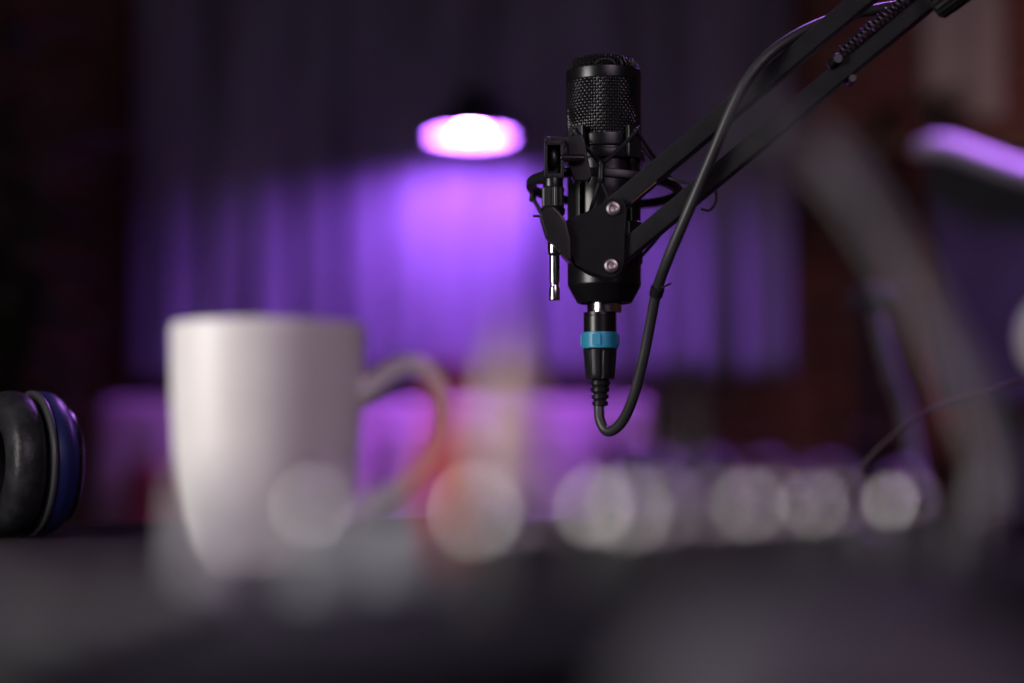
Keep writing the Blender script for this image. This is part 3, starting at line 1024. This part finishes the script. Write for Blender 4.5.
def plug(u_, v_, top, r, mat, name, label, cat, cable_mat, lean, tail):
    c = MXP(u_, v_, ZT)
    t = thing(name, label, cat, c)
    H = top - ZT
    b = NB(); lathe(b, [(r * .95, 0), (r, .0015), (r, H * .62), (r * .9, H * .70), (r * .62, H * .82), (r * .5, H)], c, seg=32); obj('plug_shell', b, mat, t)
    b = NB(); lathe(b, [(r * 1.12, 0), (r * 1.12, .0022), (r * 1.0, .003)], c, seg=32, cap=(True, False)); obj('collar', b, M['chrome'], t)
    b = NB()
    p = [c + Vector((0, 0, H - .002)), c + Vector((0, 0, H + .004)), c + lean + Vector((0, 0, H + .006))] + tail(c)
    tube(b, smooth_path(p, 8), .0013, 8); obj('wire', b, cable_mat, t)
    return t


plug(112, 88, .070, .0080, M['cream'], 'audio_plug', 'cream audio plug standing in the mixer, right of the red plug', 'plug', M['cream'], Vector((0, .012, 0)),
     lambda c: [c + Vector((0, .06, .020)), c + Vector((.002, .115, .004)), c + Vector((.002, .135, -.010)), c + Vector((.004, .165, -.0166))])
plug(124, 115, .060, .0064, M['red'], 'audio_plug', 'red audio plug standing in the mixer beside the mug handle', 'plug', M['red'], Vector((0, .012, 0)),
     lambda c: [c + Vector((.002, .045, .018)), c + Vector((.004, .08, .004)), c + Vector((.004, .095, -.010)), c + Vector((.006, .125, -.0166))])
plug(168, 72, .0585, .0034, M['black_metal'], 'audio_plug', 'slim black audio plug with a steel collar at the back of the mixer', 'plug', M['rubber'], Vector((0, .012, 0)),
     lambda c: [c + Vector((0, .08, .022)), c + Vector((-.002, .15, .004)), c + Vector((-.002, .172, -.010)), c + Vector((-.002, .205, -.0166))])

# gooseneck lamp standing in the mixer, arching to the left
gb = MXP(208, 17, ZT)
gn = thing('gooseneck_light', 'grey gooseneck light rising from the mixer and arching left across the boom arm', 'lamp', gb)
gpt = [gb + Vector((0, 0, .004)), W(992, 480, .494), W(982, 430, .488), W(958, 372, .48), (W(925, 308, .472)), W(888, 244, .462), W(852, 188, .45), W(818, 148, .445), W(805, 139, .441), W(786, 129, .438)]
gp = smooth_path([Vector(p) for p in gpt], 10)
b = NB(); lathe(b, [(.008, 0), (.008, .004), (.0055, .012), (.004, .016)], gb, seg=32); obj('base_socket', b, M['black_metal'], gn)
b = NB(); tube(b, gp, lambda t: .0033, 14); obj('neck', b, M['neck'], gn, angle=80)
gd = (gp[-1] - gp[-3]).normalized()
b = NB(); lathe(b, [(.0033, -.003), (.0042, .0), (.0044, .005), (.0036, .008), (.002, .0085)], gp[-1], (gd + Vector((0, 0, -.25))).normalized(), 32); obj('lamp_head', b, M['black_matte'], gn)

# computer mouse in front of the mixer
mc = Vector((.050, .300, 0))
b = NB(); b2 = bmesh.new()
bmesh.ops.create_uvsphere(b2, u_segments=48, v_segments=24, radius=1)
for w_ in b2.verts:
    x, y, z = w_.co
    z = max(z, -.35)
    f = 1 + .08 * x
    w_.co = Vector((x * .047, y * .0285 * f, (z + .35) / 1.35 * .0245 * (1 - .12 * x)))
b2.transform(Matrix.Translation(mc) @ MR.to_4x4())
add(b, b2)
ms = thing('computer_mouse', 'rounded dark grey mouse lying on the desk in front of the mixer', 'mouse', mc)
obj('shell', b, M['mouse'], ms, angle=60)
b = NB(); lathe(b, [(.005, -.003), (.006, -.002), (.006, .002), (.005, .003)], mc + U * .024 + Vector((0, 0, .0195)), V, 24); obj('scroll_wheel', b, M['rubber'], ms)

# thin cable drawn for a rim-lit edge; its mauve stands in for rim light
b = NB()
pth = [Vector((.155, 1.2, .0012)), Vector((.17, 1.13, .0012)), W(838, 498, 1.06), W(872, 455, 1.04), W(908, 424, 1.04), W(946, 403, 1.05), W(985, 392, 1.06), W(1040, 386, 1.07), Vector((.36, 1.08, .05)), Vector((.39, 1.07, .0012)), Vector((.39, 1.12, .0012))]
tube(b, smooth_path(pth, 10), .0010, 10)
tag(obj('rim_line_cable', b, M['mauve'], loc=(.155, 1.2, 0), angle=80), 'thin cable tinted mauve for a rim-lit edge, arching up off the desk behind the gooseneck', 'cable')

# ------------------------------------------------------------------ things at the back right: chair, plant, shelf
def leaf(bm, base, tip, width, droop=.15):
    base, tip = Vector(base), Vector(tip)
    d = tip - base
    a, u, v = basis(d)
    n = 7
    L_, R_, Mi = [], [], []
    for k in range(n + 1):
        t = k / n
        wv = width * math.sin(PI * min(1, t * .93 + .05)) ** .8
        p = base + d * t + Vector((0, 0, -droop * d.length * t * t))
        L_.append(bm.verts.new(p + u * wv + v * wv * .25)); R_.append(bm.verts.new(p - u * wv + v * wv * .25)); Mi.append(bm.verts.new(p))
    for k in range(n):
        bm.faces.new((L_[k], L_[k + 1], Mi[k + 1], Mi[k])); bm.faces.new((Mi[k], Mi[k + 1], R_[k + 1], R_[k]))


# wall shelf unit
YSH = 5.9
shx0, shx1 = W(868, 200, YSH).x, 1.95
shelf = thing('shelf_unit', 'dark wooden shelf unit against the brick wall behind the office chair', 'shelf', ((shx0 + shx1) / 2, YSH + .2, FZ))
ztops = [W(950, 425, YSH).z, W(950, 140, YSH).z, -.36]
for zt in ztops:
    b = NB(); box(b, ((shx0 + shx1) / 2, YSH + .17, zt - .0125), (shx1 - shx0, .30, .025), bevel=.003); obj('shelf_board', b, M['wood'], shelf)
for sx in (shx0 + .015, shx1 - .015):
    for sy in (YSH + .035, YSH + .305):
        b = NB(); box(b, (sx, sy, (FZ + ztops[1] - .025) / 2), (.03, .03, ztops[1] - .025 - FZ), bevel=.003); obj('upright', b, M['black_matte'], shelf)


def plant(name, base, hgt, spread, nleaf, label, potr, poth, mat, yellow=0, seed=1):
    rnd = random.Random(seed)
    t = thing(name, label, 'plant', base)
    base = Vector(base)
    b = NB(); lathe(b, [(potr * .75, 0), (potr, poth * .92), (potr * 1.05, poth * .93), (potr * 1.05, poth), (potr * .93, poth), (potr * .92, poth * .9)], base, seg=32); p_ = obj('pot', b, M['pot'], t)
    b = NB(); lathe(b, [(potr * .92, poth * .86), (.001, poth * .89)], base, seg=24); obj('soil', b, M['soil'], p_)
    st, lf, ly = NB(), NB(), NB()
    ns = max(3, nleaf // 9)
    for s in range(ns):
        an = rnd.uniform(0, 6.28); lean = rnd.uniform(.1, .55) * spread
        top = base + Vector((math.cos(an) * lean, math.sin(an) * lean, poth + hgt * rnd.uniform(.6, 1)))
        pts = smooth_path([base + Vector((math.cos(an) * .01, math.sin(an) * .01, poth * .8)), base + Vector((math.cos(an) * lean * .35, math.sin(an) * lean * .35, poth + hgt * .4)), top], 6)
        tube(st, pts, .005, 6)
        for k in range(9):
            q = pts[2 + int((len(pts) - 3) * (k + 1) / 9)]
            a2 = rnd.uniform(0, 6.28); ln = rnd.uniform(.35, .75) * spread
            tip = q + Vector((math.cos(a2) * ln, math.sin(a2) * ln, rnd.uniform(-.1, .6) * ln))
            leaf(ly if (yellow and rnd.random() < yellow) else lf, q, tip, ln * .2, .25)
    obj('stem', st, M['stem'], t)
    obj('foliage', lf, mat, t, angle=80)
    if yellow and len(ly.verts):
        obj('yellow_foliage', ly, M['leaf_yellow'], t, label='yellow-green leaves')
    else:
        ly.free()


pb = W(955, 140, YSH); plant('potted_plant', (pb.x, YSH + .17, ztops[1]), .12, .15, 60, 'dark leafy potted plant on top of the shelf unit', .055, .07, M['leaf'], 0, 3)
pb = W(895, 140, YSH); plant('potted_plant', (pb.x, YSH + .17, ztops[1]), .10, .10, 40, 'small yellow-green potted plant at the left end of the shelf top', .045, .06, M['leaf'], .7, 5)
pb = W(10, 300, 4.7); plant('potted_plant', (pb.x - .02, 4.7, FZ), 1.60, .36, 220, 'tall dark leafy plant at the left before the brick wall', .17, .30, M['leaf'], .04, 9)

# pale canvas hung on the brick
b = NB()
px0, px1_ = W(924, 60, 6.27), W(1003, 60, 6.27)
zt_, zb_ = 1.75, W(960, 116, 6.27).z
cv = thing('wall_hanging', 'pale canvas hanging on the brick wall above the dark plant', 'wall hanging', ((px0.x + px1_.x) / 2, 6.285, zb_))
for a0, a1 in ((px0.x, px0.x + (px1_.x - px0.x) * .56), (px0.x + (px1_.x - px0.x) * .60, px1_.x)):
    b = NB(); box(b, ((a0 + a1) / 2, 6.285, (zt_ + zb_) / 2), (a1 - a0, .024, zt_ - zb_), bevel=.003); obj('canvas', b, M['pale_canvas'], cv)
b = NB(); box(b, ((px0.x + px1_.x) / 2, 6.282, zt_ + .012), (px1_.x - px0.x + .03, .03, .024), bevel=.004); obj('batten', b, M['wood'], cv)

# office chair
YCH = 3.3
q = YCH / FPX
cc = W(1010, 300, YCH)
ch = thing('office_chair', 'charcoal office chair with a pale curved top rail at the right edge', 'chair', (cc.x, YCH - .05, FZ))
b = NB()
rim = smooth_path([W(x, y, Y_) for x, y, Y_ in ((921, 149, YCH + .02), (936, 146, YCH), (955, 149, YCH - .005), (985, 160, YCH - .01), (1020, 172, YCH - .01), (1060, 180, YCH), (1100, 178, YCH + .03))], 8)
tube(b, rim, lambda t: 12.5 * q * (1 - .25 * abs(2 * t - 1) ** 4), 16)
for e in (rim[0], rim[-1]):
    ball(b, e, 12.5 * q * .75, u=16, v=10)
obj('top_rail', b, M['chair_rim'], ch, label='pale curved top rail')
b = NB()
extrude_poly(b, [W(x, y, YCH + .005) for x, y in ((927, 158), (960, 158), (1000, 172), (1050, 186), (1092, 184), (1086, 300), (1076, 395), (1010, 410), (950, 400), (937, 300))], .035, .012)
obj('backrest', b, M['chair_cloth'], ch)
sz = FZ + .47
b = NB(); box(b, (cc.x, YCH - .24, sz), (.44, .44, .07), bevel=.03, seg=5); obj('seat', b, M['chair_cloth'], ch)
b = NB(); bar(b, (cc.x, YCH + .05, W(1010, 400, YCH).z + .06), (cc.x, YCH - .05, sz - .02), .06, .02, upv=(0, 1, 0), bevel=.004); obj('back_bracket', b, M['black_plastic'], ch)
b = NB(); lathe(b, [(.03, .10), (.03, .25), (.02, .26), (.02, .44)], (cc.x, YCH - .22, FZ), seg=24); obj('gas_lift', b, M['black_metal'], ch)
for k in range(5):
    t = 2 * PI * k / 5 + .3
    b = NB(); bar(b, (cc.x, YCH - .22, FZ + .11), (cc.x + .27 * math.cos(t), YCH - .22 + .27 * math.sin(t), FZ + .075), .035, .03, bevel=.005)
    lg = obj('leg', b, M['black_plastic'], ch)
    b = NB(); lathe(b, [(.02, -.012), (.026, -.01), (.026, .01), (.02, .012)], (cc.x + .26 * math.cos(t), YCH - .22 + .26 * math.sin(t), FZ + .026), (-math.sin(t), math.cos(t), 0), 20); obj('caster', b, M['black_plastic'], lg)
b = NB()
tube(b, smooth_path([W(876, 305, 3.05), W(885, 345, 3.05), W(896, 385, 3.06), W(908, 425, 3.08), (cc.x - .15, YCH - .24, sz - .02)], 8), .012, 12)
ar = obj('armrest', b, M['chair_arm'], ch, label='slanting grey arm')
b = NB(); box(b, W(873, 298, 3.05), (.05, .22, .024), bevel=.01, seg=4); obj('arm_pad', b, M['mouse'], ar)

# terracotta vase and white pot on the middle shelf
vb = W(968, 425, YSH)
b = NB(); lathe(b, [(.035, 0), (.05, .03), (.065, .16), (.06, .30), (.036, .42), (.03, .50), (.036, .53), (.03, .53), (.024, .50)], (vb.x, YSH + .17, ztops[0]), seg=40)
tag(obj('vase', b, M['orange_clay'], loc=(vb.x, YSH + .17, ztops[0])), 'tall terracotta vase on the middle shelf behind the chair', 'vase')
vb = W(1060, 300, 2.2)
wp = thing('white_table_lamp', 'white globe lamp at the right edge, cut off by the frame', 'lamp', (vb.x, 2.2, FZ))
b = NB(); ball(b, W(1060, 338, 2.2), 46 * 2.2 / FPX, (1, 1, 1.12), u=40, v=24); obj('globe', b, M['white_pot'], wp)
b = NB(); lathe(b, [(.11, 0), (.11, .015), (.012, .03), (.012, W(1052, 380, 2.2).z - FZ)], (vb.x, 2.2, FZ), seg=32); obj('stand', b, M['black_metal'], wp)

# ------------------------------------------------------------------ lights
def area(name, loc, target, size, power, col, size_y=None, spread=180):
    l = bpy.data.lights.new(name, 'AREA')
    l.energy = power
    l.color = col
    l.shape = 'RECTANGLE'
    l.size = size
    l.size_y = size_y or size
    l.spread = math.radians(spread)
    o = bpy.data.objects.new(name, l)
    C.objects.link(o)
    o.location = loc
    o.rotation_euler = (Vector(target) - Vector(loc)).to_track_quat('-Z', 'Y').to_euler()
    return o


area('key_softbox', (-1.12, .40, .27), (-.05, .95, .12), .5, 17.0, (1.0, .95, .93), .85)
area('violet_room_light', (1.2, 3.1, 1.3), (.8, 3.2, .4), .4, 16, (.50, .18, 1.0), .4, 130)
area('violet_back_light', (.45, 3.3, 1.9), (.06, 1.32, .33), .5, .75, (.55, .20, 1.0), .3, 22)
area('shelf_wash_fill', (2.35, 4.7, 1.9), (2.05, 6.2, .8), .7, 2.6, (1.0, .62, .60), .7, 80)  # added fill, no fixture: brightens the brick and canvas at right
area('ceiling_fill', (-.4, 3.4, 2.0), (-.4, 5.6, -.2), 1.6, .9, (.85, .62, .95), 1.6)
area('front_fill', (.9, -1.3, 1.3), (.0, .9, .1), 1.6, 2.0, (1.0, .76, 1.0), 1.2, 50)

w_ = bpy.data.worlds.new('World')
S.world = w_
w_.use_nodes = True
w_.node_tree.nodes['Background'].inputs[0].default_value = (.25, .16, .30, 1)
w_.node_tree.nodes['Background'].inputs[1].default_value = .02

# ------------------------------------------------------------------ camera
cam = bpy.data.cameras.new('camera')
cam.sensor_width = 36
cam.lens = 70
cam.clip_start = .01
cam.dof.use_dof = True
cam.dof.focus_distance = 1.225
cam.dof.aperture_fstop = 2.6
cam.dof.aperture_blades = 0
co = bpy.data.objects.new('camera', cam)
C.objects.link(co)
co.location = EYE
co.rotation_euler = (PI / 2 + TH, 0, 0)
S.camera = co

S.view_settings.view_transform = 'Standard'
S.view_settings.look = 'None'
S.view_settings.exposure = 0
S.view_settings.gamma = 1
S.view_settings.use_curve_mapping = False
S.cycles.use_denoising = True
S.cycles.sample_clamp_indirect = 4
S.cycles.caustics_reflective = False
S.cycles.caustics_refractive = False
